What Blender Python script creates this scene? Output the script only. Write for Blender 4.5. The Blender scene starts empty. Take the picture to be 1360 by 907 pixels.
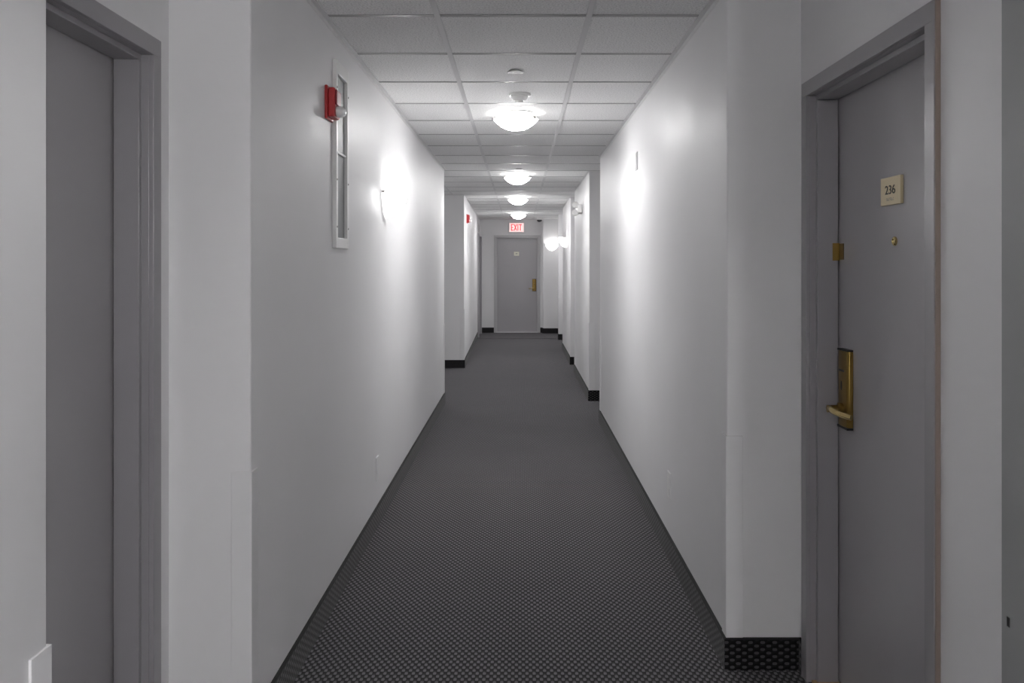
import bpy, bmesh, math, random
from mathutils import Matrix, Vector
random.seed(7)
S = bpy.context.scene
COL = S.collection
R = math.radians
H = 2.44            # ceiling height
EYE = 1.433
# ------------------------------------------------------------------ camera
cam = bpy.data.cameras.new('camera'); camo = bpy.data.objects.new('camera', cam); COL.objects.link(camo)
cam.sensor_width = 36; cam.lens = 1120/1360*36
cam.shift_x = -10.5/1360; cam.shift_y = -100/1360
cam.clip_start = .02; cam.clip_end = 60
camo.location = (0, 0, EYE); camo.rotation_euler = (R(90), 0, 0)
S.camera = camo
# ------------------------------------------------------------------ world, exposure
W = bpy.data.worlds.new('world'); S.world = W; W.use_nodes = True
W.node_tree.nodes['Background'].inputs[0].default_value = (0, 0, 0, 1)
S.view_settings.view_transform = 'Standard'; S.view_settings.look = 'None'
S.view_settings.gamma = 1; S.view_settings.use_curve_mapping = False
S.view_settings.exposure = 2.95
S.cycles.use_denoising = True
S.cycles.max_bounces = 12; S.cycles.diffuse_bounces = 8; S.cycles.glossy_bounces = 4
L_BOWL, L_SCONCE, L_BULB = 9.4, 2.2, 2.6
REAR = 12.0           # boost of the sconces added behind the viewer to fill the near walls
LAMP_COL = (1.0, .988, .99, 1)
# ------------------------------------------------------------------ materials
def mat(name, col, rough=.5, metal=0, spec=.5, coat=0):
    m = bpy.data.materials.new(name); m.use_nodes = True
    b = m.node_tree.nodes['Principled BSDF']
    b.inputs['Base Color'].default_value = (*col, 1); b.inputs['Roughness'].default_value = rough
    b.inputs['Metallic'].default_value = metal; b.inputs['Specular IOR Level'].default_value = spec
    b.inputs['Coat Weight'].default_value = coat
    return m, m.node_tree, b
def paint(name, col, rough, var=.04, bump=.06, scale=220, spec=.5):
    """painted surface: faint roller stipple, soft tonal wear"""
    m, t, b = mat(name, col, rough, spec=spec)
    N, Lk = t.nodes, t.links
    tc = N.new('ShaderNodeTexCoord')
    n1 = N.new('ShaderNodeTexNoise'); n1.inputs['Scale'].default_value = 1.7; n1.inputs['Detail'].default_value = 4
    Lk.new(tc.outputs['Object'], n1.inputs['Vector'])
    mr = N.new('ShaderNodeMapRange'); mr.inputs['To Min'].default_value = 1-var; mr.inputs['To Max'].default_value = 1+var
    Lk.new(n1.outputs['Fac'], mr.inputs['Value'])
    mx = N.new('ShaderNodeMix'); mx.data_type = 'RGBA'; mx.blend_type = 'MULTIPLY'; mx.inputs['Factor'].default_value = 1
    mx.inputs['A'].default_value = (*col, 1); Lk.new(mr.outputs['Result'], mx.inputs['B'])
    Lk.new(mx.outputs['Result'], b.inputs['Base Color'])
    n3 = N.new('ShaderNodeTexNoise'); n3.inputs['Scale'].default_value = 3; n3.inputs['Detail'].default_value = 3
    Lk.new(tc.outputs['Object'], n3.inputs['Vector'])
    mr2 = N.new('ShaderNodeMapRange'); mr2.inputs['To Min'].default_value = rough*.85; mr2.inputs['To Max'].default_value = rough*1.15
    Lk.new(n3.outputs['Fac'], mr2.inputs['Value']); Lk.new(mr2.outputs['Result'], b.inputs['Roughness'])
    n2 = N.new('ShaderNodeTexNoise'); n2.inputs['Scale'].default_value = scale; n2.inputs['Detail'].default_value = 2
    Lk.new(tc.outputs['Object'], n2.inputs['Vector'])
    bp = N.new('ShaderNodeBump'); bp.inputs['Strength'].default_value = bump; bp.inputs['Distance'].default_value = .002
    Lk.new(n2.outputs['Fac'], bp.inputs['Height']); Lk.new(bp.outputs['Normal'], b.inputs['Normal'])
    return m
def glow(name, col, strength):
    m = bpy.data.materials.new(name); m.use_nodes = True; t = m.node_tree
    b = t.nodes['Principled BSDF']; b.inputs['Base Color'].default_value = (.9, .9, .88, 1)
    b.inputs['Roughness'].default_value = .3
    b.inputs['Emission Color'].default_value = col; b.inputs['Emission Strength'].default_value = strength
    return m
M = {}
M['wall'] = paint('wall_paint', (.735, .733, .740), .47, bump=.05, scale=160)
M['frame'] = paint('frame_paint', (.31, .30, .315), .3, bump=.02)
M['frame_lit'] = paint('frame_paint_lit', (.48, .475, .485), .34, bump=.02)  # frame paint again, with the brighter light at the end door put into its colour
M['leaf'] = paint('door_paint', (.39, .38, .395), .3, bump=.05, scale=120)
M['guard'] = paint('guard_paint', (.745, .74, .752), .40, bump=.01)
M['white'] = paint('white_paint', (.78, .78, .77), .4, bump=.01)
M['panelgrey'] = paint('panel_grey', (.22, .23, .23), .45, bump=.02)
M['tee'] = paint('tee_metal', (.34, .34, .345), .4, bump=.0)
M['runner'] = paint('runner_metal', (.66, .66, .665), .35, bump=.0)
M['cover'] = mat('cover_grey', (.42, .42, .42), .45)[0]
M['red'] = mat('alarm_red', (.48, .03, .035), .35)[0]
M['darkred'] = mat('alarm_dark_red', (.25, .02, .03), .4)[0]
M['black'] = mat('black_plastic', (.012, .012, .013), .35)[0]
M['ink'] = mat('plate_ink', (.02, .02, .02), .5)[0]
M['brass'] = mat('antique_brass', (.30, .195, .055), .33, metal=.9)[0]
M['brassbright'] = mat('polished_brass', (.72, .56, .26), .22, metal=1)[0]
M['plate'] = mat('plate_gold', (.66, .56, .36), .4, metal=.15)[0]
M['chrome'] = mat('chrome', (.6, .6, .6), .18, metal=1)[0]
M['nickel'] = mat('nickel', (.35, .34, .33), .3, metal=1)[0]
M['bulk'] = mat('caulk_tan', (.33, .27, .23), .7)[0]
M['tan'] = mat('saddle_tan', (.42, .27, .14), .5)[0]
M['bowl'] = glow('lit_bowl_glass', LAMP_COL, L_BOWL)
M['bowl_in'] = glow('lit_bowl_inside', LAMP_COL, L_BOWL*.10)
M['sglass_in'] = glow('lit_sconce_inside', LAMP_COL, L_SCONCE*.2)
M['sglass'] = glow('lit_sconce_glass', LAMP_COL, L_SCONCE)
M['bulb'] = glow('bulb_glow', LAMP_COL, L_BULB)
def shade_falloff(m, strength, axis='Y', lo=.045, hi=.115, dim=.075, peak=2.2):
    """frosted glass glows most over the bulb and less at its edges by the wall"""
    t = m.node_tree; N, Lk = t.nodes, t.links; b = N['Principled BSDF']
    tc = N.new('ShaderNodeTexCoord'); sp = N.new('ShaderNodeSeparateXYZ'); Lk.new(tc.outputs['Object'], sp.inputs[0])
    mr = N.new('ShaderNodeMapRange'); mr.inputs['From Min'].default_value = lo; mr.inputs['From Max'].default_value = hi
    mr.inputs['To Min'].default_value = strength*dim; mr.inputs['To Max'].default_value = strength*peak
    Lk.new(sp.outputs[axis], mr.inputs['Value']); Lk.new(mr.outputs['Result'], b.inputs['Emission Strength'])
shade_falloff(M['sglass'], L_SCONCE)
shade_falloff(M['bowl'], L_BOWL, 'Z', -.050, -.108, .09, 2.45)
REARM = {M[k]: glow(k+'_rear', LAMP_COL, v*REAR) for k, v in (('bowl', L_BOWL), ('sglass', L_SCONCE), ('bulb', L_BULB*3.8))}
shade_falloff(REARM[M['sglass']], L_SCONCE*REAR)
M['signface'] = glow('exit_face', (1, .5, .48, 1), .105)
M['signred'] = glow('exit_letter', (1, .03, .05, 1), .09)
M['signred'].node_tree.nodes['Principled BSDF'].inputs['Base Color'].default_value = (.6, .02, .03, 1)
m, t, b = mat('clear_lens', (.95, .95, .95), .08); b.inputs['Transmission Weight'].default_value = .75; M['lens'] = m
b.inputs['Base Color'].default_value = (.92, .93, .93, 1); b.inputs['Transmission Weight'].default_value = .12
M['smoke'] = mat('dark_dome', (.03, .03, .032), .08)[0]
def tile_mat():
    m, t, b = mat('mineral_fibre_tile', (.70, .70, .695), .85, spec=.25)
    N, Lk = t.nodes, t.links
    tc = N.new('ShaderNodeTexCoord'); oi = N.new('ShaderNodeObjectInfo')
    ad = N.new('ShaderNodeVectorMath'); ad.operation = 'ADD'
    Lk.new(tc.outputs['Object'], ad.inputs[0])
    cx = N.new('ShaderNodeCombineXYZ'); ml = N.new('ShaderNodeMath'); ml.operation = 'MULTIPLY'; ml.inputs[1].default_value = 37
    Lk.new(oi.outputs['Random'], ml.inputs[0]); Lk.new(ml.outputs[0], cx.inputs['X']); Lk.new(cx.outputs[0], ad.inputs[1])
    n = N.new('ShaderNodeTexNoise'); n.inputs['Scale'].default_value = 130; n.inputs['Detail'].default_value = 3; n.inputs['Roughness'].default_value = .65
    Lk.new(ad.outputs[0], n.inputs['Vector'])
    v = N.new('ShaderNodeTexVoronoi'); v.inputs['Scale'].default_value = 70
    Lk.new(ad.outputs[0], v.inputs['Vector'])
    r = N.new('ShaderNodeValToRGB'); r.color_ramp.elements[0].position = .30; r.color_ramp.elements[1].position = .56
    r.color_ramp.elements[0].color = (.62, .62, .62, 1); r.color_ramp.elements[1].color = (.92, .92, .92, 1)
    Lk.new(n.outputs['Fac'], r.inputs['Fac'])
    # each tile a touch lighter or darker
    mr = N.new('ShaderNodeMapRange'); mr.inputs['To Min'].default_value = .95; mr.inputs['To Max'].default_value = 1.04
    Lk.new(oi.outputs['Random'], mr.inputs['Value'])
    mx = N.new('ShaderNodeMix'); mx.data_type = 'RGBA'; mx.blend_type = 'MULTIPLY'; mx.inputs['Factor'].default_value = 1
    Lk.new(r.outputs['Color'], mx.inputs['A']); Lk.new(mr.outputs['Result'], mx.inputs['B'])
    Lk.new(mx.outputs['Result'], b.inputs['Base Color'])
    bp = N.new('ShaderNodeBump'); bp.inputs['Strength'].default_value = .35; bp.inputs['Distance'].default_value = .004
    Lk.new(n.outputs['Fac'], bp.inputs['Height']); Lk.new(bp.outputs['Normal'], b.inputs['Normal'])
    return m
M['tile'] = tile_mat()
def carpet(name, dark, light, lo=.02, hi=.30):
    """woven carpet: staggered long diamonds, 25 mm across and 43 mm along (UV in metres)"""
    m, t, b = mat(name, dark, .95, spec=.12)
    b.inputs['Sheen Weight'].default_value = .15; b.inputs['Sheen Roughness'].default_value = .6
    N, Lk = t.nodes, t.links
    uv = N.new('ShaderNodeUVMap'); sp = N.new('ShaderNodeSeparateXYZ'); Lk.new(uv.outputs[0], sp.inputs[0])
    def cosine(out, pitch):
        a = N.new('ShaderNodeMath'); a.operation = 'MULTIPLY'; a.inputs[1].default_value = 2*math.pi/pitch; Lk.new(out, a.inputs[0])
        c = N.new('ShaderNodeMath'); c.operation = 'COSINE'; Lk.new(a.outputs[0], c.inputs[0]); return c.outputs[0]
    p = N.new('ShaderNodeMath'); p.operation = 'MULTIPLY'
    Lk.new(cosine(sp.outputs['X'], .025), p.inputs[0]); Lk.new(cosine(sp.outputs['Y'], .043), p.inputs[1])
    n = N.new('ShaderNodeTexNoise'); n.inputs['Scale'].default_value = 260; n.inputs['Detail'].default_value = 2
    Lk.new(uv.outputs[0], n.inputs['Vector'])
    ns = N.new('ShaderNodeMath'); ns.operation = 'MULTIPLY_ADD'; ns.inputs[1].default_value = .5; Lk.new(n.outputs['Fac'], ns.inputs[0])
    Lk.new(p.outputs[0], ns.inputs[2])
    mr = N.new('ShaderNodeMapRange'); mr.inputs['From Min'].default_value = lo+.25; mr.inputs['From Max'].default_value = hi+.25
    Lk.new(ns.outputs[0], mr.inputs['Value'])
    # slow wear and a faint plum cast
    n2 = N.new('ShaderNodeTexNoise'); n2.inputs['Scale'].default_value = 2.2; n2.inputs['Detail'].default_value = 5
    Lk.new(uv.outputs[0], n2.inputs['Vector'])
    lr = N.new('ShaderNodeMix'); lr.data_type = 'RGBA'; lr.inputs['A'].default_value = (*[c*.85 for c in light], 1)
    lr.inputs['B'].default_value = (light[0]*1.15, light[1]*1.1, light[2]*1.12, 1); Lk.new(n2.outputs['Fac'], lr.inputs['Factor'])
    mx = N.new('ShaderNodeMix'); mx.data_type = 'RGBA'; mx.inputs['A'].default_value = (*dark, 1)
    Lk.new(lr.outputs['Result'], mx.inputs['B']); Lk.new(mr.outputs['Result'], mx.inputs['Factor'])
    Lk.new(mx.outputs['Result'], b.inputs['Base Color'])
    bp = N.new('ShaderNodeBump'); bp.inputs['Strength'].default_value = .5; bp.inputs['Distance'].default_value = .003
    Lk.new(ns.outputs[0], bp.inputs['Height']); Lk.new(bp.outputs['Normal'], b.inputs['Normal'])
    return m
M['carpet'] = carpet('patterned_carpet', (.0035, .0032, .004), (.150, .145, .155), .05, .30)
M['carpet2'] = carpet('patterned_carpet_light', (.014, .0133, .0154), (.17, .16, .172), .05, .40)
M['base'] = carpet('carpet_base', (.002, .002, .0024), (.068, .066, .070), .22, .42)
M['binding'] = mat('binding_black', (.006, .006, .007), .8)[0]
# ------------------------------------------------------------------ mesh helpers
def box(bm, x0, x1, y0, y1, z0, z1):
    if x0 > x1: x0, x1 = x1, x0
    if y0 > y1: y0, y1 = y1, y0
    v = [bm.verts.new(p) for p in ((x0,y0,z0),(x1,y0,z0),(x1,y1,z0),(x0,y1,z0),(x0,y0,z1),(x1,y0,z1),(x1,y1,z1),(x0,y1,z1))]
    for f in ((3,2,1,0),(4,5,6,7),(0,1,5,4),(1,2,6,5),(2,3,7,6),(3,0,4,7)): bm.faces.new([v[i] for i in f])
    return v
def prism(bm, pts, z0, z1):
    """vertical prism over a plan polygon"""
    lo = [bm.verts.new((x, y, z0)) for x, y in pts]; hi = [bm.verts.new((x, y, z1)) for x, y in pts]
    n = len(pts)
    for i in range(n): bm.faces.new((lo[i], lo[(i+1) % n], hi[(i+1) % n], hi[i]))
    bm.faces.new(hi); bm.faces.new(lo[::-1])
def lathe(bm, prof, seg=32, mtx=None, cap=True):
    """prof: (radius, z) from first to last, turned about Z"""
    rings = []
    for r, z in prof:
        if r < 1e-5: rings.append([bm.verts.new((0, 0, z))])
        else: rings.append([bm.verts.new((r*math.cos(2*math.pi*i/seg), r*math.sin(2*math.pi*i/seg), z)) for i in range(seg)])
    for a, c in zip(rings, rings[1:]):
        for i in range(seg):
            j = (i+1) % seg
            if len(a) == 1 and len(c) > 1: bm.faces.new((a[0], c[i], c[j]))
            elif len(c) == 1 and len(a) > 1: bm.faces.new((a[i], a[j], c[0]))
            elif len(a) > 1: bm.faces.new((a[i], a[j], c[j], c[i]))
    if cap:
        for rg in (rings[0], rings[-1]):
            if len(rg) > 1: bm.faces.new(rg)
    if mtx is not None:
        vs = [v for rg in rings for v in rg]
        for v in vs: v.co = mtx @ v.co
def tube(bm, pts, rads, seg=10):
    """swept round bar; rads: (half width, half height) per point"""
    pts = [Vector(p) for p in pts]; rings = []
    for i, p in enumerate(pts):
        d = (pts[min(i+1, len(pts)-1)] - pts[max(i-1, 0)]).normalized()
        up = Vector((0, 0, 1)) if abs(d.z) < .9 else Vector((1, 0, 0))
        s = d.cross(up).normalized(); u = s.cross(d).normalized(); a, c = rads[i]
        rings.append([bm.verts.new(p + s*a*math.cos(2*math.pi*k/seg) + u*c*math.sin(2*math.pi*k/seg)) for k in range(seg)])
    for a, c in zip(rings, rings[1:]):
        for i in range(seg): bm.faces.new((a[i], a[(i+1) % seg], c[(i+1) % seg], c[i]))
    bm.faces.new(rings[0]); bm.faces.new(rings[-1])
def obj(name, bm, m, parent=None, bevel=0, smooth=True, loc=None):
    bmesh.ops.recalc_face_normals(bm, faces=bm.faces[:])
    me = bpy.data.meshes.new(name); bm.to_mesh(me); bm.free()
    me.materials.append(m)
    if smooth:
        for p in me.polygons: p.use_smooth = True
        me.set_sharp_from_angle(angle=R(35))
    o = bpy.data.objects.new(name, me); COL.objects.link(o)
    if parent is not None: o.parent = parent
    if loc: o.location = loc
    if bevel:
        md = o.modifiers.new('bevel', 'BEVEL'); md.width = bevel; md.segments = 2; md.limit_method = 'ANGLE'; md.angle_limit = R(40)
    return o
def boxes(name, m, parent, lst, bevel=0):
    bm = bmesh.new()
    for q in lst: box(bm, *q)
    return obj(name, bm, m, parent, bevel, smooth=False)
def tag(o, label=None, cat=None, group=None, kind=None):
    if label: o['label'] = label
    if cat: o['category'] = cat
    if group: o['group'] = group
    if kind: o['kind'] = kind
    return o
def thing(name, label, cat, loc=(0,0,0), rz=0, group=None, kind=None):
    o = bpy.data.objects.new(name, None); COL.objects.link(o); o.empty_display_size = .1
    o.location = loc; o.rotation_euler = (0, 0, rz)
    return tag(o, label, cat, group, kind)
def dup(root, loc, rz, label):
    r = root.copy(); COL.objects.link(r); r.location = loc; r.rotation_euler = (0, 0, rz); r['label'] = label
    for ch in list(root.children):
        c = ch.copy(); COL.objects.link(c); c.parent = r
        for g in list(ch.children):
            d = g.copy(); COL.objects.link(d); d.parent = c
    return r
def rear(root):
    for c in root.children:
        if c.data.materials[0] in REARM:
            c.data = c.data.copy(); c.data.materials[0] = REARM[c.data.materials[0]]
def text_mesh(name, s, size, depth, m, parent, mtx, sx=1.0):
    cu = bpy.data.curves.new(name, 'FONT'); cu.body = s; cu.size = size; cu.extrude = depth; cu.align_x = 'CENTER'; cu.align_y = 'CENTER'
    to = bpy.data.objects.new(name+'_curve', cu); COL.objects.link(to)
    bpy.context.view_layer.update()
    me = bpy.data.meshes.new_from_object(to.evaluated_get(bpy.context.evaluated_depsgraph_get()))
    bpy.data.objects.remove(to); bpy.data.curves.remove(cu)
    me.transform(mtx @ Matrix.Diagonal((sx, 1, 1, 1))); me.name = name; me.materials.clear(); me.materials.append(m)
    o = bpy.data.objects.new(name, me); COL.objects.link(o); o.parent = parent
    return o
# ------------------------------------------------------------------ plan of the corridor
XL, XR, YB, YE = -.79, .737, -4.2, 18.15
DL = (-1.03, 1.442, 2.39)       # left door: wall x, frame outer y0, y1
DR = (1.0, 2.007, 2.955)        # right door
DF = (-.865, 16.95, 17.9)       # far left door beside the end wall
NICHE = .16
# inner polylines (x, y, convex corner?)
LEFT = [(XL, YB, 0), (XL, 1.41, 1), (DL[0], 1.41, 0), (DL[0], DL[1]+.018, 0), (DL[0]-NICHE, DL[1]+.018, 0), (DL[0]-NICHE, DL[2]-.018, 0),
        (DL[0], DL[2]-.018, 0), (DL[0], 2.475, 0), (XL, 2.475, 1), (XL, 8.80, 1), (-1.55, 8.80, 0), (-1.55, 11.87, 0), (-.786, 11.87, 1),
        (-.852, DF[1]+.018, 0), (-1.01, DF[1]+.018, 0), (-1.01, DF[2]-.018, 0), (-.863, DF[2]-.018, 0), (-.865, 18.15, 0)]
RIGHT = [(XR, YB, 0), (XR, 1.268, 1), (1.0, 1.268, 0), (1.0, DR[1]+.018, 0), (1.0+NICHE, DR[1]+.018, 0), (1.0+NICHE, DR[2]-.018, 0),
         (1.0, DR[2]-.018, 0), (1.0, 3.0, 0), (XR, 3.0, 1), (XR, 7.75, 1), (1.0, 7.75, 0), (1.0, 8.97, 0), (XR, 8.97, 1), (XR, 11.35, 1),
         (1.0, 11.35, 0), (1.0, 12.28, 0), (XR, 12.28, 1), (XR, 14.5, 1), (1.0, 14.5, 0), (1.0, 16.4, 0), (.754, 16.4, 1), (.754, 16.6, 1),
         (.95, 16.6, 0), (.95, 17.95, 0)]
def rounded(pl, r=.006):
    out = []
    for i, (x, y, c) in enumerate(pl):
        if not c: out.append((x, y)); continue
        p = Vector((x, y)); a = (Vector(pl[i-1][:2])-p).normalized()*r; d = (Vector(pl[i+1][:2])-p).normalized()*r
        ctr = p + a + d
        for k in range(4):
            th = math.pi/2*k/3
            out.append(tuple(ctr - d*math.cos(th) - a*math.sin(th)))
    return out
ZW = H - .0008
bm = bmesh.new(); prism(bm, rounded(LEFT) + [(-1.75, 18.15), (-1.75, YB)], 0, ZW)
box(bm, DL[0]-NICHE, DL[0], DL[1]+.018, DL[2]-.018, 2.052, ZW)
box(bm, -1.01, -.8575, DF[1]+.018, DF[2]-.018, 2.082, ZW)
tag(obj('wall_left', bm, M['wall']), 'light grey satin left wall with set-back door and side alcove', 'wall', kind='structure')
bm = bmesh.new(); prism(bm, rounded(RIGHT) + [(1.3, 17.95), (1.3, YB)], 0, ZW)
box(bm, 1.0, 1.0+NICHE, DR[1]+.018, DR[2]-.018, 2.052, ZW)
tag(obj('wall_right', bm, M['wall']), 'light grey satin right wall stepping back at each doorway', 'wall', kind='structure')
EX0, EX1 = -.559, .4375        # end door frame outer
bm = bmesh.new()
prism(bm, [(-1.75, 18.15), (EX0+.018, 18.15), (EX0+.018, 18.31), (EX1-.018, 18.31), (EX1-.018, 18.15), (.493, 18.15), (.493, 17.95), (1.3, 17.95), (1.3, 18.45), (-1.75, 18.45)], 0, ZW)
box(bm, EX0+.018, EX1-.018, 18.15, 18.31, 2.082, ZW)
tag(obj('wall_end', bm, M['wall']), 'grey wall closing the far end of the corridor', 'wall', kind='structure')
bm = bmesh.new(); box(bm, -1.75, 1.3, YB-.15, YB, 0, ZW)
tag(obj('wall_back', bm, M['wall']), 'grey wall closing the corridor behind the viewer', 'wall', kind='structure')
# darker steel casing at the right edge of the view
M['casing'] = paint('casing_paint', (.22, .222, .224), .45, bump=.02)
o = boxes('trim_1', M['casing'], None, [(XR-.012, XR+.004, .86, 1.2705, .0005, ZW)], .002)
tag(o, 'darker grey steel casing down the right edge of the photo', 'casing', kind='structure')
boxes('strike_hole', M['black'], o, [(XR-.0124, XR-.0118, 1.248, 1.255, .898, .912)])
# ------------------------------------------------------------------ floor
def uv_flat(o, swap=None):
    me = o.data; ul = me.uv_layers.new(name='UVMap')
    for p in me.polygons:
        for li in p.loop_indices:
            c = me.vertices[me.loops[li].vertex_index].co
            if abs(p.normal.z) > .5: ul.data[li].uv = (c.x, c.y)
            elif abs(p.normal.x) > .5: ul.data[li].uv = (c.z, c.y)
            else: ul.data[li].uv = (c.z, c.x)
bm = bmesh.new(); box(bm, -1.75, 1.3, YB-.15, 18.45, -.06, 0)
fl = tag(obj('floor', bm, M['carpet'], smooth=False), 'dark charcoal carpet woven with staggered grey diamonds', 'floor', kind='structure'); uv_flat(fl)
bm = bmesh.new(); prism(bm, [(-.84, 16.66), (.72, 16.66), (.72, 16.61), (.94, 16.61), (.94, 17.93), (.48, 17.93), (.48, 18.13), (-.84, 18.13)], 0, .004)
fp = obj('carpet_landing', bm, M['carpet2'], fl, smooth=False); fp['label'] = 'lighter carpet strip before the end door'; uv_flat(fp)
# ------------------------------------------------------------------ carpet baseboards
def baseboard(name, pl, skip, side, label):
    """side: +1 if the room lies on the +x side of a wall running +y"""
    b1, b2 = bmesh.new(), bmesh.new(); TH, BH = .012, .108
    for (x0, y0, _), (x1, y1, _) in zip(pl, pl[1:]):
        if (x0, y0, x1, y1) in skip: continue
        along_y = abs(y1-y0) > abs(x1-x0)
        if along_y:
            s = side
            ya, yb = y0, y1
            for (px, py, c) in pl:
                if c and (px, py) == (x0, y0): ya = y0-TH if True else ya
                if c and (px, py) == (x1, y1): yb = y1+TH
            for bmx, za, zb in ((b1, 0, BH), (b2, BH, BH+.005)):
                v = [bmx.verts.new(q) for q in ((x0, ya, za), (x0+s*TH, ya, za), (x1+s*TH, yb, za), (x1, yb, za), (x0, ya, zb), (x0+s*TH, ya, zb), (x1+s*TH, yb, zb), (x1, yb, zb))]
                for f in ((3,2,1,0),(4,5,6,7),(0,1,5,4),(1,2,6,5),(2,3,7,6),(3,0,4,7)): bmx.faces.new([v[i] for i in f])
        else:
            # room lies in front of the face; which y side: faces toward the viewer if wall steps in toward the room going +y
            stepping_in = (x1-x0)*side > 0
            d = -TH if stepping_in else TH
            for bmx, za, zb in ((b1, 0, BH), (b2, BH, BH+.005)): box(bmx, x0, x1, y0, y0+d, za, zb)
    o = obj(name, b1, M['base'], smooth=False); uv_flat(o); tag(o, label, 'baseboard', kind='structure')
    p = obj('edge_binding', b2, M['binding'], o, smooth=False); p['label'] = 'black bound top edge'
    return o
def trim_door(pl, x, nx, y0, y1):
    """polyline with the door niche taken out, ending at the frame's outer edges"""
    out = []
    for p in pl:
        if y0-.001 <= p[1] <= y1+.001 and abs(p[0]) >= abs(x)-.02:
            continue
        out.append(p)
    return out
def base_segs(pl):
    return pl
skipL, plL = set(), []
def build_base(pl, doors):
    new, skip = [], set()
    i = 0
    for k, p in enumerate(pl):
        hit = None
        for (x, y0, y1) in doors:
            if y0-.001 <= p[1] <= y1+.001 and abs(p[0]) > abs(x)-.03: hit = (x, y0, y1)
        if hit:
            x, y0, y1 = hit
            a = (x, y0, 0); c = (x, y1, 0)
            if a not in new:
                new += [a, c]; skip.add((a[0], a[1], c[0], c[1]))
            continue
        new.append(p)
    return new, skip
pl, sk = build_base(LEFT, [DL, (-.857, DF[1], DF[2])])
baseboard('baseboard_left', pl, sk, 1, 'dark carpet baseboard along the left wall')
pl, sk = build_base(RIGHT, [DR])
baseboard('baseboard_right', pl, sk, -1, 'dark carpet baseboard along the right wall and its jogs')
b1, b2 = bmesh.new(), bmesh.new()
for x0, x1, y in ((-.853, EX0, 18.15), (EX1, .493, 18.15), (.481, .938, 17.95)):
    box(b1, x0, x1, y-.012, y, 0, .108); box(b2, x0, x1, y-.012, y, .108, .113)
o = obj('baseboard_end', b1, M['base'], smooth=False); uv_flat(o); tag(o, 'dark carpet baseboard on the end wall beside the door', 'baseboard', kind='structure')
obj('edge_binding', b2, M['binding'], o, smooth=False)
# ------------------------------------------------------------------ suspended ceiling
def xl(y):
    if 1.41 < y < 2.475: return -1.03
    if 8.8 < y < 11.87: return -1.55
    if y >= 11.87: return -.786-(y-11.87)*.01258
    return XL
def xr(y):
    for a, c in ((1.268, 3.0), (7.75, 8.97), (11.35, 12.28), (14.5, 16.4)):
        if a < y < c: return 1.0
    if 16.4 <= y <= 16.6: return .754
    if y > 16.6: return .95
    return XR
bm = bmesh.new(); box(bm, -1.75, 1.3, YB-.15, 18.45, 2.475, 2.53)
ceil = tag(obj('ceiling', bm, M['white'], smooth=False), 'suspended ceiling of white speckled square tiles in a metal grid', 'ceiling', kind='structure')
RX = [-1.552, -.942, -.332, .278, .888]; PT = .61
rows = [3.39 + PT*k for k in range(-13, 26)]
bm = bmesh.new(); v = box(bm, -.3035, .3035, -.3035, .3035, 0, .014)
tm = None
for y in rows:
    if y < YB - .5 or y > 18.15: continue
    for ci, x in enumerate(RX[:4] + [RX[4]]):
        cx, cy = x + PT/2, y + PT/2
        l = min(xl(y+.02), xl(y+PT/2), xl(y+PT-.02)); r = max(xr(y+.02), xr(y+PT/2), xr(y+PT-.02))
        if x + PT < l + .02 or x > r - .02: continue
        if x > .8: continue
        if tm is None:
            o = obj('ceiling_tile', bm, M['tile'], ceil, smooth=False, loc=(cx, cy, H)); tm = o
        else:
            o = tm.copy(); COL.objects.link(o); o.location = (cx, cy, H)
        o.location.z = H + random.uniform(0, .0016)
        o.rotation_euler = (random.uniform(-.0012, .0012), random.uniform(-.0012, .0012), random.choice((0, 1, 2, 3))*math.pi/2)
for x, spans in ((RX[1], [(1.43, 2.46), (8.82, 11.85)]), (RX[2], [(YB, 18.14)]), (RX[3], [(YB, 18.14)]), (RX[4], [(1.31, 2.98), (7.77, 8.95), (11.37, 12.26), (14.52, 16.38)])):
    for a, c in spans:
        boxes('main_runner', M['runner'], ceil, [(x-.012, x+.012, a, c, H-.0022, H+.0003), (x-.0015, x+.0015, a, c, H, H+.03)])
for y in rows:
    if y < YB or y > 18.1: continue
    l, r = xl(y)+.001, xr(y)-.001
    cuts = [l] + [q for q in RX if l+.03 < q < r-.03] + [r]
    for a, c in zip(cuts, cuts[1:]):
        boxes('cross_tee', M['tee'], ceil, [(a+(.012 if a != l else 0), c-(.012 if c != r else 0), y-.012, y+.012, H-.0014, H+.0003)])
def wall_angle(pl, side):
    bm = bmesh.new()
    last = None
    for (x0, y0, _), (x1, y1, _) in zip(pl, pl[1:]):
        if abs(y1-y0) > abs(x1-x0):
            s = side*.02
            v = [bm.verts.new(q) for q in ((x0, y0, H-.005), (x0+s, y0, H-.005), (x1+s, y1, H-.005), (x1, y1, H-.005), (x0, y0, H-.001), (x0+s, y0, H-.001), (x1+s, y1, H-.001), (x1, y1, H-.001))]
            for f in ((3,2,1,0),(4,5,6,7),(0,1,5,4),(1,2,6,5),(2,3,7,6),(3,0,4,7)): bm.faces.new([v[i] for i in f])
            s2 = side*.0015
            v = [bm.verts.new(q) for q in ((x0, y0, H-.024), (x0+s2, y0, H-.024), (x1+s2, y1, H-.024), (x1, y1, H-.024), (x0, y0, H-.004), (x0+s2, y0, H-.004), (x1+s2, y1, H-.004), (x1, y1, H-.004))]
            for f in ((3,2,1,0),(4,5,6,7),(0,1,5,4),(1,2,6,5),(2,3,7,6),(3,0,4,7)): bm.faces.new([v[i] for i in f])
        else:
            d = -.02 if (x1-x0)*side > 0 else .02
            box(bm, x0, x1, y0, y0+d, H-.005, H-.001)
    obj('wall_angle', bm, M['runner'], ceil, smooth=False)
def no_niche(pl):
    return [p for p in pl if not (abs(p[0]) > 1.1 and p[0] > -1.3 or p[0] in (-1.01,))]
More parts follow.
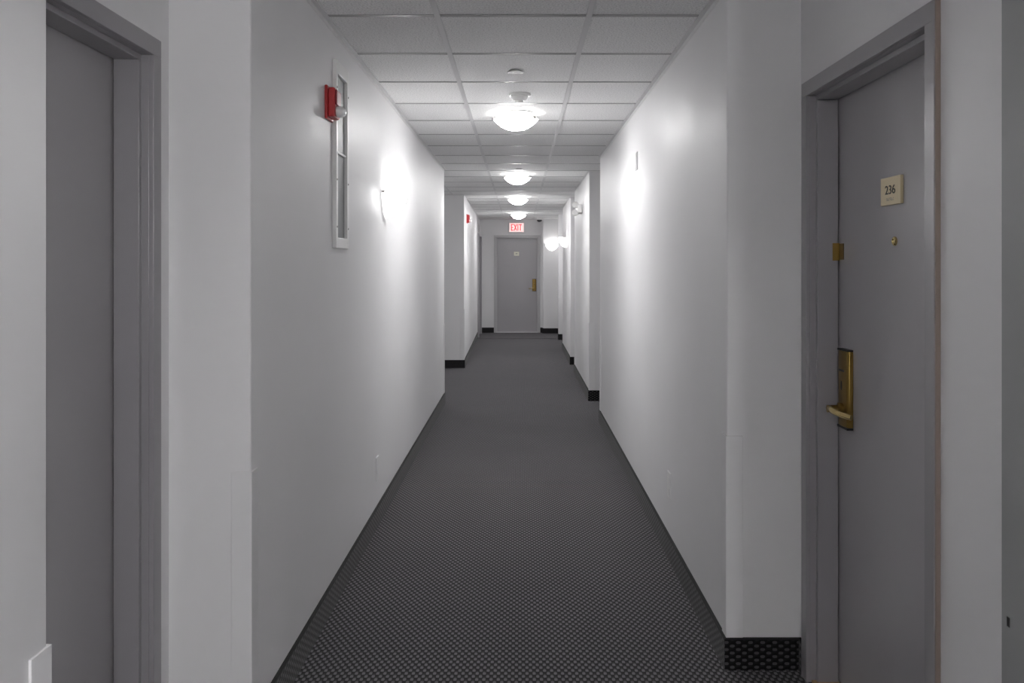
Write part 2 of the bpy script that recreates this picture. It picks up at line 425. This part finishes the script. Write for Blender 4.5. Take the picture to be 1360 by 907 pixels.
wall_angle(no_niche(LEFT), 1); wall_angle(no_niche(RIGHT), -1)
# ------------------------------------------------------------------ doors
def make_lock(parent, x, sgn, y):
    """brass card lock; x: middle, sgn: direction (local x) the lever points, y: leaf surface (local)"""
    z0, z1 = .892, 1.157; hw = .043
    bm = bmesh.new()
    prof = [(-hw, 0), (-hw, .012), (-hw+.006, .019), (-hw*.3, .022), (hw*.3, .022), (hw-.006, .019), (hw, .012), (hw, 0)]
    prism(bm, [(x+a, y+d) for a, d in prof], z0+.008, z1-.006)
    lk = obj('card_lock', bm, M['brass'], parent, bevel=.002); lk['label'] = 'antique brass card lock'
    boxes('lock_cap', M['black'], lk, [(x-hw-.001, x+hw+.001, y, y+.0215, z1-.006, z1), (x-hw-.001, x+hw+.001, y, y+.0215, z0, z0+.008)], .002)
    boxes('card_slot', M['black'], lk, [(x-.02, x+.022, y+.0215, y+.0232, 1.082, 1.089)])
    bm = bmesh.new(); lathe(bm, [(.0, .0), (.008, 0), (.008, .0026), (0, .0026)], 14, Matrix.Translation((x+.002, y+.0205, 1.035)) @ Matrix.Rotation(R(-90), 4, 'X') @ Matrix.Diagonal((.7, 2.0, 1, 1)), cap=False)
    obj('keyhole', bm, M['black'], lk)
    bm = bmesh.new(); lathe(bm, [(0, 0), (.021, 0), (.021, .012), (.013, .016), (.012, .05), (0, .052)], 20, Matrix.Translation((x, y+.02, .958)) @ Matrix.Rotation(R(-90), 4, 'X'), cap=False)
    obj('lever_hub', bm, M['brass'], lk)
    bm = bmesh.new(); tube(bm, [(x-sgn*.012, y+.058, .959), (x+sgn*.005, y+.064, .959), (x+sgn*.03, y+.065, .957), (x+sgn*.06, y+.061, .954), (x+sgn*.09, y+.052, .951), (x+sgn*.122, y+.038, .949)],
         [(.006, .009), (.008, .012), (.007, .011), (.0065, .010), (.0065, .010), (.006, .009)], 12)
    obj('lever', bm, M['brassbright'], lk)
def make_door(name, label, origin, rz, W_, HT, prot=.014, lock=None, framecol='frame'):
    d = thing(name, label, 'door', origin, rz, kind='structure')
    F, ST = .05, .016            # face width, stop height
    LF = -.095                   # leaf surface (local y, wall plane = 0)
    for x0, sg in ((0, 1), (W_, -1)):
        a, c, e = x0, x0+sg*F, x0+sg*(F+ST)
        boxes('jamb', M[framecol], d, [(a, c, 0.0008, prot, 0, HT-F), (x0+sg*.0205, c, -.15, .0008, 0, HT-F), (c, e, LF+.0045, -.02, 0, HT-F-ST)], .0015)
    boxes('frame_head', M[framecol], d, [(0, W_, .0008, prot, HT-F, HT), (.0205, W_-.0205, -.15, .0008, HT-F, HT-.0205), (F, W_-F, LF+.0045, -.02, HT-F-ST, HT-F)], .0015)
    leaf = boxes('door_leaf', M['leaf'], d, [(F+.003, W_-F-.003, LF-.044, LF-.0005, .012, HT-F-.004)], .001)
    return d, LF, leaf
WR = DR[2]-DR[1]
d1, LF, leaf = make_door('door_1', 'grey room door numbered 236 set back in the right wall', (1.0, DR[1], 0), R(90), WR, 2.07)
ly = LF
lx = 2.812-DR[1]
make_lock(d1, lx, -1, ly)
# number plate
px, pz = 2.473-DR[1], 1.654
pl_ = boxes('number_plate', M['plate'], d1, [(px-.066, px+.066, ly-.0004, ly+.009, pz-.041, pz+.041)], .0012); pl_['label'] = 'pale gold plate reading 236'
# local text plane: looking at the door, reading left to right runs along -x(local)
TM = Matrix.Translation((px, ly+.0094, pz+.002)) @ Matrix(((-1,0,0,0),(0,0,1,0),(0,1,0,0),(0,0,0,1)))
text_mesh('numeral', '236', .037, .0006, M['ink'], pl_, TM, 1.25)
bm = bmesh.new()
for k in range(7):
    for q in (0, 1, 2):
        if (k*3+q) % 4 == 1: continue
        box(bm, px-.022+k*.007, px-.0197+k*.007, ly+.0088, ly+.0102, pz-.028+q*.003, pz-.0262+q*.003)
o = obj('braille', bm, M['nickel'], pl_, smooth=False); o['kind'] = 'stuff'
bm = bmesh.new(); lathe(bm, [(0, 0), (.0135, 0), (.0135, .004), (.010, .007), (.0075, .007), (.006, .0045), (0, .006)], 20, Matrix.Translation((2.46-DR[1], ly-.0004, 1.506)) @ Matrix.Rotation(R(-90), 4, 'X'), cap=False)
pe = obj('peephole', bm, M['brassbright'], d1); pe['label'] = 'round metal door viewer'
sp_ = boxes('latch_plate', M['brass'], d1, [(WR-.0685, WR-.066, ly+.001, ly+.024, 1.452, 1.512)]); sp_['label'] = 'small brass plate on the jamb'
boxes('latch_plate', mat('dull_brass', (.16, .12, .06), .5, metal=.6)[0], d1, [(WR-.105, WR-.068, ly-.0004, ly+.0015, 1.455, 1.51)])
o = boxes('caulk_edge', M['bulk'], d1, [(-.0045, -.0002, .0008, .0125, 0, 2.068)]); o['label'] = 'tan caulk line along the frame edge'
o = boxes('saddle', M['tan'], d1, [(.0505, WR-.0505, ly+.001, -.004, 0, .009), (.067, WR-.067, ly-.044, ly, 0, .009)], .002); o['label'] = 'tan wooden saddle under the door'
# left door
WL = DL[2]-DL[1]
d2, LF, leaf = make_door('door_2', 'plain grey door set back in the left wall at the photo edge', (DL[0], DL[2], 0), R(-90), WL, 2.07)
# end door
WE = EX1-EX0
d3, LF, leaf = make_door('door_3', 'grey door facing the viewer at the end of the corridor under the exit sign', (EX1, 18.15, 0), R(180), WE, 2.10, framecol='frame_lit')
make_lock(d3, .128, 1, LF)
pz = 1.433+16.5*18.25/1120
cx = (686-690.5)*18.25/1120
o = boxes('number_plate', mat('plate_pale', (.8, .79, .66), .4)[0], d3, [(EX1-cx-.057, EX1-cx+.057, LF-.0004, LF+.006, pz-.043, pz+.043)], .001); o['label'] = 'pale number plate'
boxes('plate_mark', mat('plate_grey', (.3, .3, .27), .5)[0], o, [(EX1-cx-.022, EX1-cx+.022, LF+.005, LF+.0066, pz-.008, pz+.010)])
o = boxes('threshold', mat('threshold_alu', (.62, .61, .63), .35, metal=.4)[0], d3, [(.0505, WE-.0505, LF+.001, .03, .0041, .014), (.067, WE-.067, LF-.04, LF, 0, .011)], .003); o['label'] = 'pale metal threshold'
# far left door beside the end wall
d4, LF, leaf = make_door('door_4', 'door in the left wall beside the end wall, seen edge-on as a narrow grey strip', (-.857, DF[2], 0), R(-90.75), DF[2]-DF[1], 2.10, prot=.05)
# ------------------------------------------------------------------ corner guards
def guard(x, y, xdir, ydir, label, z1=.83):
    """xdir: direction of the wing on the jog face (x), ydir: of the wing on the corridor wall (y)"""
    g = bmesh.new(); w, th = .055, .005
    # L profile around the corner, standing th proud of both faces
    ox, oy = x - xdir*th, y - ydir*th
    P = [(x + xdir*w, y), (x + xdir*w, oy), (ox, oy), (ox, y + ydir*w), (x, y + ydir*w), (x, y)]
    z0 = .1135
    prism(g, P, z0, z1)
    o = obj('corner_guard', g, M['wall'], bevel=.0012, smooth=False)
    return tag(o, label, 'corner guard', 'corner guards on the outer wall corners')
guard(XL, 1.41, -1, -1, 'pale corner guard at the bottom left edge of the photo, before the left door', .80)
guard(XL, 2.475, -1, 1, 'grey corner guard on the left wall corner just past the left door')
guard(XL, 8.80, -1, -1, 'grey corner guard where the left wall stops at the side alcove')
guard(-.786, 11.87, -1, 1, 'grey corner guard on the far corner of the left side alcove')
guard(XR, 3.0, 1, 1, 'grey corner guard on the right wall corner beside door 236')
guard(XR, 7.75, 1, -1, 'grey corner guard on the near edge of the second right doorway recess')
guard(XR, 8.97, 1, 1, 'grey corner guard on the far edge of the second right doorway recess')
guard(XR, 11.35, 1, -1, 'grey corner guard past the emergency light on the right wall')
guard(XR, 12.28, 1, 1, 'grey corner guard on the right wall just before the far right sconce')
guard(XR, 14.5, 1, -1, 'grey corner guard on the right wall just beyond the far right sconce')
guard(.754, 16.4, 1, 1, 'grey corner guard on the last right pilaster before the end wall')
# ------------------------------------------------------------------ ceiling lights
def ceiling_light(loc, label):
    t = thing('ceiling_light', label, 'ceiling light', loc, group='dome ceiling lights along the corridor')
    bm = bmesh.new(); lathe(bm, [(0, 0), (.118, 0), (.124, -.006), (.122, -.022), (.112, -.028), (0, -.028)], 40, cap=False)
    obj('pan', bm, M['white'], t)
    bm = bmesh.new()
    outer = []
    for k in range(11):
        q = 1-k/10
        outer.append((.148*q, -.040 - .070*(1-q**2.3)))
    inner = [(r*.96 if r else 0, z+.004) for r, z in outer][::-1]
    lathe(bm, outer + inner + outer[:1], 48, cap=False)
    bmesh.ops.remove_doubles(bm, verts=bm.verts[:], dist=1e-5)
    gb = obj('glass_bowl', bm, M['bowl'], t)
    gb.data.materials.append(M['bowl_in'])      # the inside of the glass glows less than the outside
    for p in gb.data.polygons:
        c = p.center; q = min(1, math.hypot(c.x, c.y)/.148)
        if c.z > -.040 - .070*(1-q**2.3) + .0022: p.material_index = 1
    bm = bmesh.new()
    pr = [(.146, -.034), (.153, -.034), (.153, -.040), (.146, -.040), (.146, -.034)]
    lathe(bm, pr, 48, cap=False); obj('bowl_rim', bm, M['white'], t)
    for k, a in enumerate((200, 320, 80)):
        bm = bmesh.new(); c, s = math.cos(R(a)), math.sin(R(a))
        tube(bm, [(.115*c, .115*s, -.024), (.150*c, .150*s, -.031), (.154*c, .154*s, -.045)], [(.006, .003)]*3, 8)
        cl = obj('clip', bm, M['nickel'], t)
        bm = bmesh.new(); lathe(bm, [(0, .009), (.006, .007), (.008, 0), (.006, -.007), (0, -.009)], 12, Matrix.Translation((.159*c, .159*s, -.042)), cap=False)
        obj('finial', bm, M['nickel'], cl)
    return t
CX = -.027
cl = ceiling_light((CX, 5.545, H-.004), 'nearest and largest of the lit dome ceiling lights, below the smoke detector')
dup(cl, (CX, 9.205, H-.004), 0, 'second nearest lit dome ceiling light, just past the small far sprinkler cover')
dup(cl, (CX, 12.255, H-.004), 0, 'third nearest lit dome ceiling light, between the second dome and the last one')
dup(cl, (CX, 15.915, H-.004), 0, 'farthest lit dome ceiling light, right above the exit sign')
dup(cl, (CX, -1.775, H-.004), 0, 'added dome ceiling light, unseen behind the viewer, to light the near walls')  # extra dome added out of view to light the near walls
# ------------------------------------------------------------------ wall sconces
def sconce(loc, rz, label):
    t = thing('wall_sconce', label, 'wall lamp', loc, rz, group='half-bowl wall sconces')
    hz, a0, b0 = .157, .145, .123
    bm = bmesh.new(); rows_ = []
    NT, NA = 12, 24
    for inner in (0, 1):
        for k in range(NT+1):
            tt = k/NT; f = max(0, 1-tt**1.9)**.62
            a = .012 + (a0-.012)*f - .004*inner; b = .022 + (b0-.022)*f - .004*inner
            z = hz*(1-tt) + (.003*inner if k else 0)
            rows_.append([bm.verts.new((a*math.cos(math.pi*i/NA), .004 + max(b*math.sin(math.pi*i/NA), 0), z)) for i in range(NA+1)])
    n = NT+1
    for s in (0, n):
        for k in range(NT):
            for i in range(NA): bm.faces.new((rows_[s+k][i], rows_[s+k][i+1], rows_[s+k+1][i+1], rows_[s+k+1][i]))
    for i in range(NA):
        bm.faces.new((rows_[0][i], rows_[0][i+1], rows_[n][i+1], rows_[n][i]))
        bm.faces.new((rows_[n-1][i], rows_[n-1][i+1], rows_[2*n-1][i+1], rows_[2*n-1][i]))
    for e in (0, NA):
        for k in range(NT): bm.faces.new((rows_[k][e], rows_[k+1][e], rows_[n+k+1][e], rows_[n+k][e]))
    gs = obj('glass_shade', bm, M['sglass'], t)
    gs.data.materials.append(M['sglass_in'])
    for p in gs.data.polygons:
        if NT*NA <= p.index < 2*NT*NA: p.material_index = 1
    bm = bmesh.new(); pts = []
    for k in range(13):
        th = math.pi + math.pi*k/12
        pts.append((.128*math.cos(th), .012 + .14*(1+math.sin(th))*.99 - .0))
    v1 = [bm.verts.new((x, 0, z)) for x, z in pts]; v2 = [bm.verts.new((x, .004, z)) for x, z in pts]
    bm.faces.new(v1); bm.faces.new(v2)
    for i in range(len(pts)): bm.faces.new((v1[i], v1[(i+1) % 13], v2[(i+1) % 13], v2[i]))
    obj('back_plate', bm, M['white'], t, smooth=False)
    for sx in (-1, 1):
        bm = bmesh.new(); lathe(bm, [(0, 0), (.007, 0), (.007, .012), (.004, .016), (0, .016)], 12, Matrix.Translation((sx*.139, .001, hz-.012)) @ Matrix.Rotation(R(-90), 4, 'X'), cap=False)
        obj('clip', bm, M['nickel'], t)
    bm = bmesh.new(); lathe(bm, [(0, 0), (.010, .002), (.012, .02), (.012, .05), (.007, .062), (0, .066)], 14, Matrix.Translation((0, .086, .084)), cap=False)
    obj('bulb', bm, M['bulb'], t)
    bm = bmesh.new(); lathe(bm, [(0, 0), (.010, 0), (.013, .01), (.013, .034), (0, .034)], 14, Matrix.Translation((0, .074, .050)) @ Matrix.Rotation(R(-18), 4, 'X'), cap=False)
    obj('socket', bm, M['white'], t)
    return t
sc = sconce((XL, 4.964, 1.717), R(-90), 'lit half-bowl glass sconce on the left wall below the first ceiling dome')
dup(sc, (XR, 13.25, 1.725), R(90), 'lit half-bowl sconce on the far right wall, seen in profile')
dup(sc, (.68, 17.95, 1.76), R(180), 'lit half-bowl sconce on the end wall right of the far door, seen from the front')
rear(dup(sc, (XR, -.85, 1.717), R(90), 'added half-bowl fill sconce on the right wall, unseen behind the viewer'))  # this sconce and the next are added out of view as boosted fill
rear(dup(sc, (XR, -2.7, 1.717), R(90), 'second added half-bowl fill sconce on the right wall, unseen behind the viewer'))
# ------------------------------------------------------------------ sprinkler covers, smoke detector, camera
def cover(loc, label):
    bm = bmesh.new(); lathe(bm, [(0, 0), (.030, 0), (.030, -.006), (.041, -.007), (.0415, -.009), (.040, -.0105), (0, -.0115)], 32, cap=False)
    o = obj('sprinkler_cover', bm, M['cover'], loc=loc)
    return tag(o, label, 'sprinkler', 'flat round sprinkler covers on the ceiling')
sc1 = cover((-.023, 4.345, H), 'small round flat sprinkler cover in the tile before the smoke detector')
o = sc1.copy(); COL.objects.link(o); o.location = (-.012, 8.72, H); o['label'] = 'small round sprinkler cover just in front of the second ceiling dome'
t = thing('smoke_detector', 'white round smoke detector on the ceiling just before the nearest dome light', 'smoke detector', (-.002, 4.93, H))
bm = bmesh.new(); lathe(bm, [(0, 0), (.064, 0), (.066, -.006), (.062, -.014), (0, -.014)], 32, cap=False); obj('base', bm, M['white'], t)
bm = bmesh.new(); lathe(bm, [(0, -.014), (.050, -.014), (.050, -.020), (.046, -.024), (.044, -.030), (.032, -.040), (0, -.042)], 32, cap=False); obj('housing', bm, M['white'], t)
bm = bmesh.new(); lathe(bm, [(0, -.041), (.022, -.041), (.021, -.050), (.016, -.053), (0, -.053)], 24, cap=False); obj('sensor_cap', bm, M['white'], t)
t = thing('dome_camera', 'small dark dome camera on the ceiling above the right of the end door', 'camera', (.405, 17.5, H-.004))
bm = bmesh.new(); lathe(bm, [(0, 0), (.075, 0), (.075, -.032), (.066, -.042), (0, -.042)], 28, cap=False); obj('mount', bm, M['white'], t)
bm = bmesh.new(); lathe(bm, [(.056, -.0418)] + [(.055*math.cos(R(a)), -.044-.045*math.sin(R(a))) for a in range(0, 90, 15)] + [(0, -.089)], 28, cap=True); obj('dome', bm, M['smoke'], t)
# ------------------------------------------------------------------ exit sign
ez = 1.433+51.5*18.1/1120; ex = (686-690.5)*18.1/1120
t = thing('exit_sign', 'lit sign with red EXIT letters on the wall above the end door', 'sign', (ex, 18.15, ez), R(180))
boxes('housing', M['white'], t, [(-.165, .165, 0, .05, -.105, .105)], .004)
fc = boxes('face', M['signface'], t, [(-.152, .152, .049, .053, -.093, .093)])
TM = Matrix.Translation((0, .0535, 0)) @ Matrix(((-1,0,0,0),(0,0,1,0),(0,1,0,0),(0,0,0,1)))
def letter_bars(bars):
    bm = bmesh.new()
    for x0, z0, x1, z1, w in bars:
        d = Vector((x1-x0, 0, z1-z0)); n = Vector((-d.z, 0, d.x)).normalized()*w/2; a, c = Vector((x0, 0, z0)), Vector((x1, 0, z1))
        q = [a+n, c+n, c-n, a-n]
        v1 = [bm.verts.new((p.x, .0525, p.z)) for p in q]; v2 = [bm.verts.new((p.x, .0555, p.z)) for p in q]
        bm.faces.new(v1); bm.faces.new(v2)
        for i in range(4): bm.faces.new((v1[i], v1[(i+1) % 4], v2[(i+1) % 4], v2[i]))
    return bm
hh = .07
for L, x in (('E', .088), ('X', .024), ('I', -.030), ('T', -.082)):   # local x runs right to left as one reads
    if L == 'E': bars = [(x+.022, -hh, x+.022, hh, .02), (x+.03, hh-.009, x-.024, hh-.009, .018), (x+.03, 0, x-.018, 0, .018), (x+.03, -hh+.009, x-.024, -hh+.009, .018)]
    if L == 'X': bars = [(x+.028, hh, x-.028, -hh, .02), (x-.028, hh, x+.028, -hh, .02)]
    if L == 'I': bars = [(x, -hh, x, hh, .02)]
    if L == 'T': bars = [(x, -hh, x, hh, .02), (x+.032, hh-.009, x-.032, hh-.009, .018)]
    o = obj('letter', letter_bars(bars), M['signred'], fc, smooth=False)
# ------------------------------------------------------------------ fire alarms
def alarm(loc, rz, label):
    t = thing('fire_alarm', label, 'fire alarm', loc, rz, group='red fire alarms on the left wall')
    boxes('back_plate', M['red'], t, [(-.057, .057, 0, .012, -.068, .068)], .004)
    boxes('housing', M['red'], t, [(-.050, .050, .0115, .040, -.060, .060)], .007)
    boxes('front_plate', M['darkred'], t, [(-.042, .042, .0395, .047, -.010, .052)], .004)
    bm = bmesh.new(); lathe(bm, [(0, 0), (.026, 0), (.028, .008), (.026, .022), (.016, .034), (0, .038)], 20, Matrix.Translation((.0, .040, -.034)) @ Matrix.Rotation(R(-90), 4, 'X') @ Matrix.Diagonal((1.25, .85, 1, 1)), cap=False)
    obj('strobe_lens', bm, M['lens'], t)
    bm = bmesh.new(); lathe(bm, [(0, 0), (.009, 0), (.009, .018), (0, .020)], 14, Matrix.Translation((.0, .041, -.034)) @ Matrix.Rotation(R(-90), 4, 'X'), cap=False)
    obj('flash_tube', bm, M['chrome'], t)
    return t
fa = alarm((XL, 3.465, 2.10), R(-90), 'red fire alarm with clear strobe on the near left wall beside the tall panel')
dup(fa, (-.795, 12.6, 2.14), R(-90.7), 'small red fire alarm on the far left wall past the alcove')
# ------------------------------------------------------------------ tall wall panel
t = thing('wall_panel', 'tall narrow white-framed panel with two grey insets high on the left wall', 'panel', (XL, 3.678, 1.51), R(-90))
PW, PH = .1275, .797
boxes('frame', M['white'], t, [(-PW, -PW+.030, 0, .018, 0, PH), (PW-.030, PW, 0, .018, 0, PH), (-PW+.03, PW-.03, 0, .018, PH-.055, PH), (-PW+.03, PW-.03, 0, .018, 0, .045)], .0025)
boxes('divider', M['white'], t, [(-PW+.03, PW-.03, .003, .012, .406, .416)], .001)
for a, c in ((.045, .406), (.416, PH-.055)):
    boxes('inset', M['panelgrey'], t, [(-PW+.0302, PW-.0302, 0, .004, a+.0002, c-.0002)])
for sx in (-1, 1):
    for z in (.09, .29, .68):
        bm = bmesh.new(); lathe(bm, [(0, 0), (.005, 0), (.004, .0025), (0, .003)], 10, Matrix.Translation((sx*(PW-.012), .0178, z)) @ Matrix.Rotation(R(-90), 4, 'X'), cap=False)
        obj('screw', bm, M['nickel'], t)
# ------------------------------------------------------------------ emergency light
t = thing('emergency_light', 'white twin-head emergency light high on the right wall past the second recess', 'emergency light', (XR, 10.1, 2.115), R(90))
boxes('housing', M['white'], t, [(-.15, .15, 0, .055, -.05, .05)], .008)
for zz, xx in ((.045, -.02), (-.047, .02)):
    arm = bmesh.new(); tube(arm, [(xx, .05, zz*.5), (xx, .068, zz*.8), (xx, .072, zz)], [(.008, .008)]*3, 8)
    ar = obj('arm', arm, M['white'], t)
    bm = bmesh.new(); lathe(bm, [(0, -.02), (.022, -.02), (.038, .0), (.040, .018), (.036, .022), (0, .024)], 22, Matrix.Translation((xx-.02, .078, zz)) @ Matrix.Rotation(R(-70), 4, 'Y') , cap=False)
    obj('lamp_head', bm, M['white'], ar)
# ------------------------------------------------------------------ wall boxes and outlets
t = thing('outlet', 'pale outlet cover low on the right wall near its front corner', 'outlet', (XR, 4.148, .357), R(90), group='outlet covers low on the walls')
boxes('cover_plate', M['white'], t, [(-.038, .038, 0, .006, -.064, .064)], .002)
for z in (-.024, .024): boxes('receptacle', M['white'], t, [(-.016, .016, .0055, .0075, z-.014, z+.014)], .003)
t = thing('outlet', 'wall-coloured outlet cover low on the left wall', 'outlet', (XL, 4.66, .318), R(-90), group='outlet covers low on the walls')
boxes('cover_plate', M['wall'], t, [(-.038, .038, 0, .006, -.064, .064)], .002)
for z in (-.024, .024): boxes('receptacle', M['wall'], t, [(-.016, .016, .0055, .0075, z-.014, z+.014)], .003)
t = thing('wall_box', 'small wall-coloured box high on the right wall', 'box', (XR, 5.31, 2.094), R(90))
boxes('housing', M['wall'], t, [(-.042, .042, 0, .008, -.057, .057)], .004)
boxes('cover', M['wall'], t, [(-.034, .034, .0075, .012, -.047, .047)], .003)
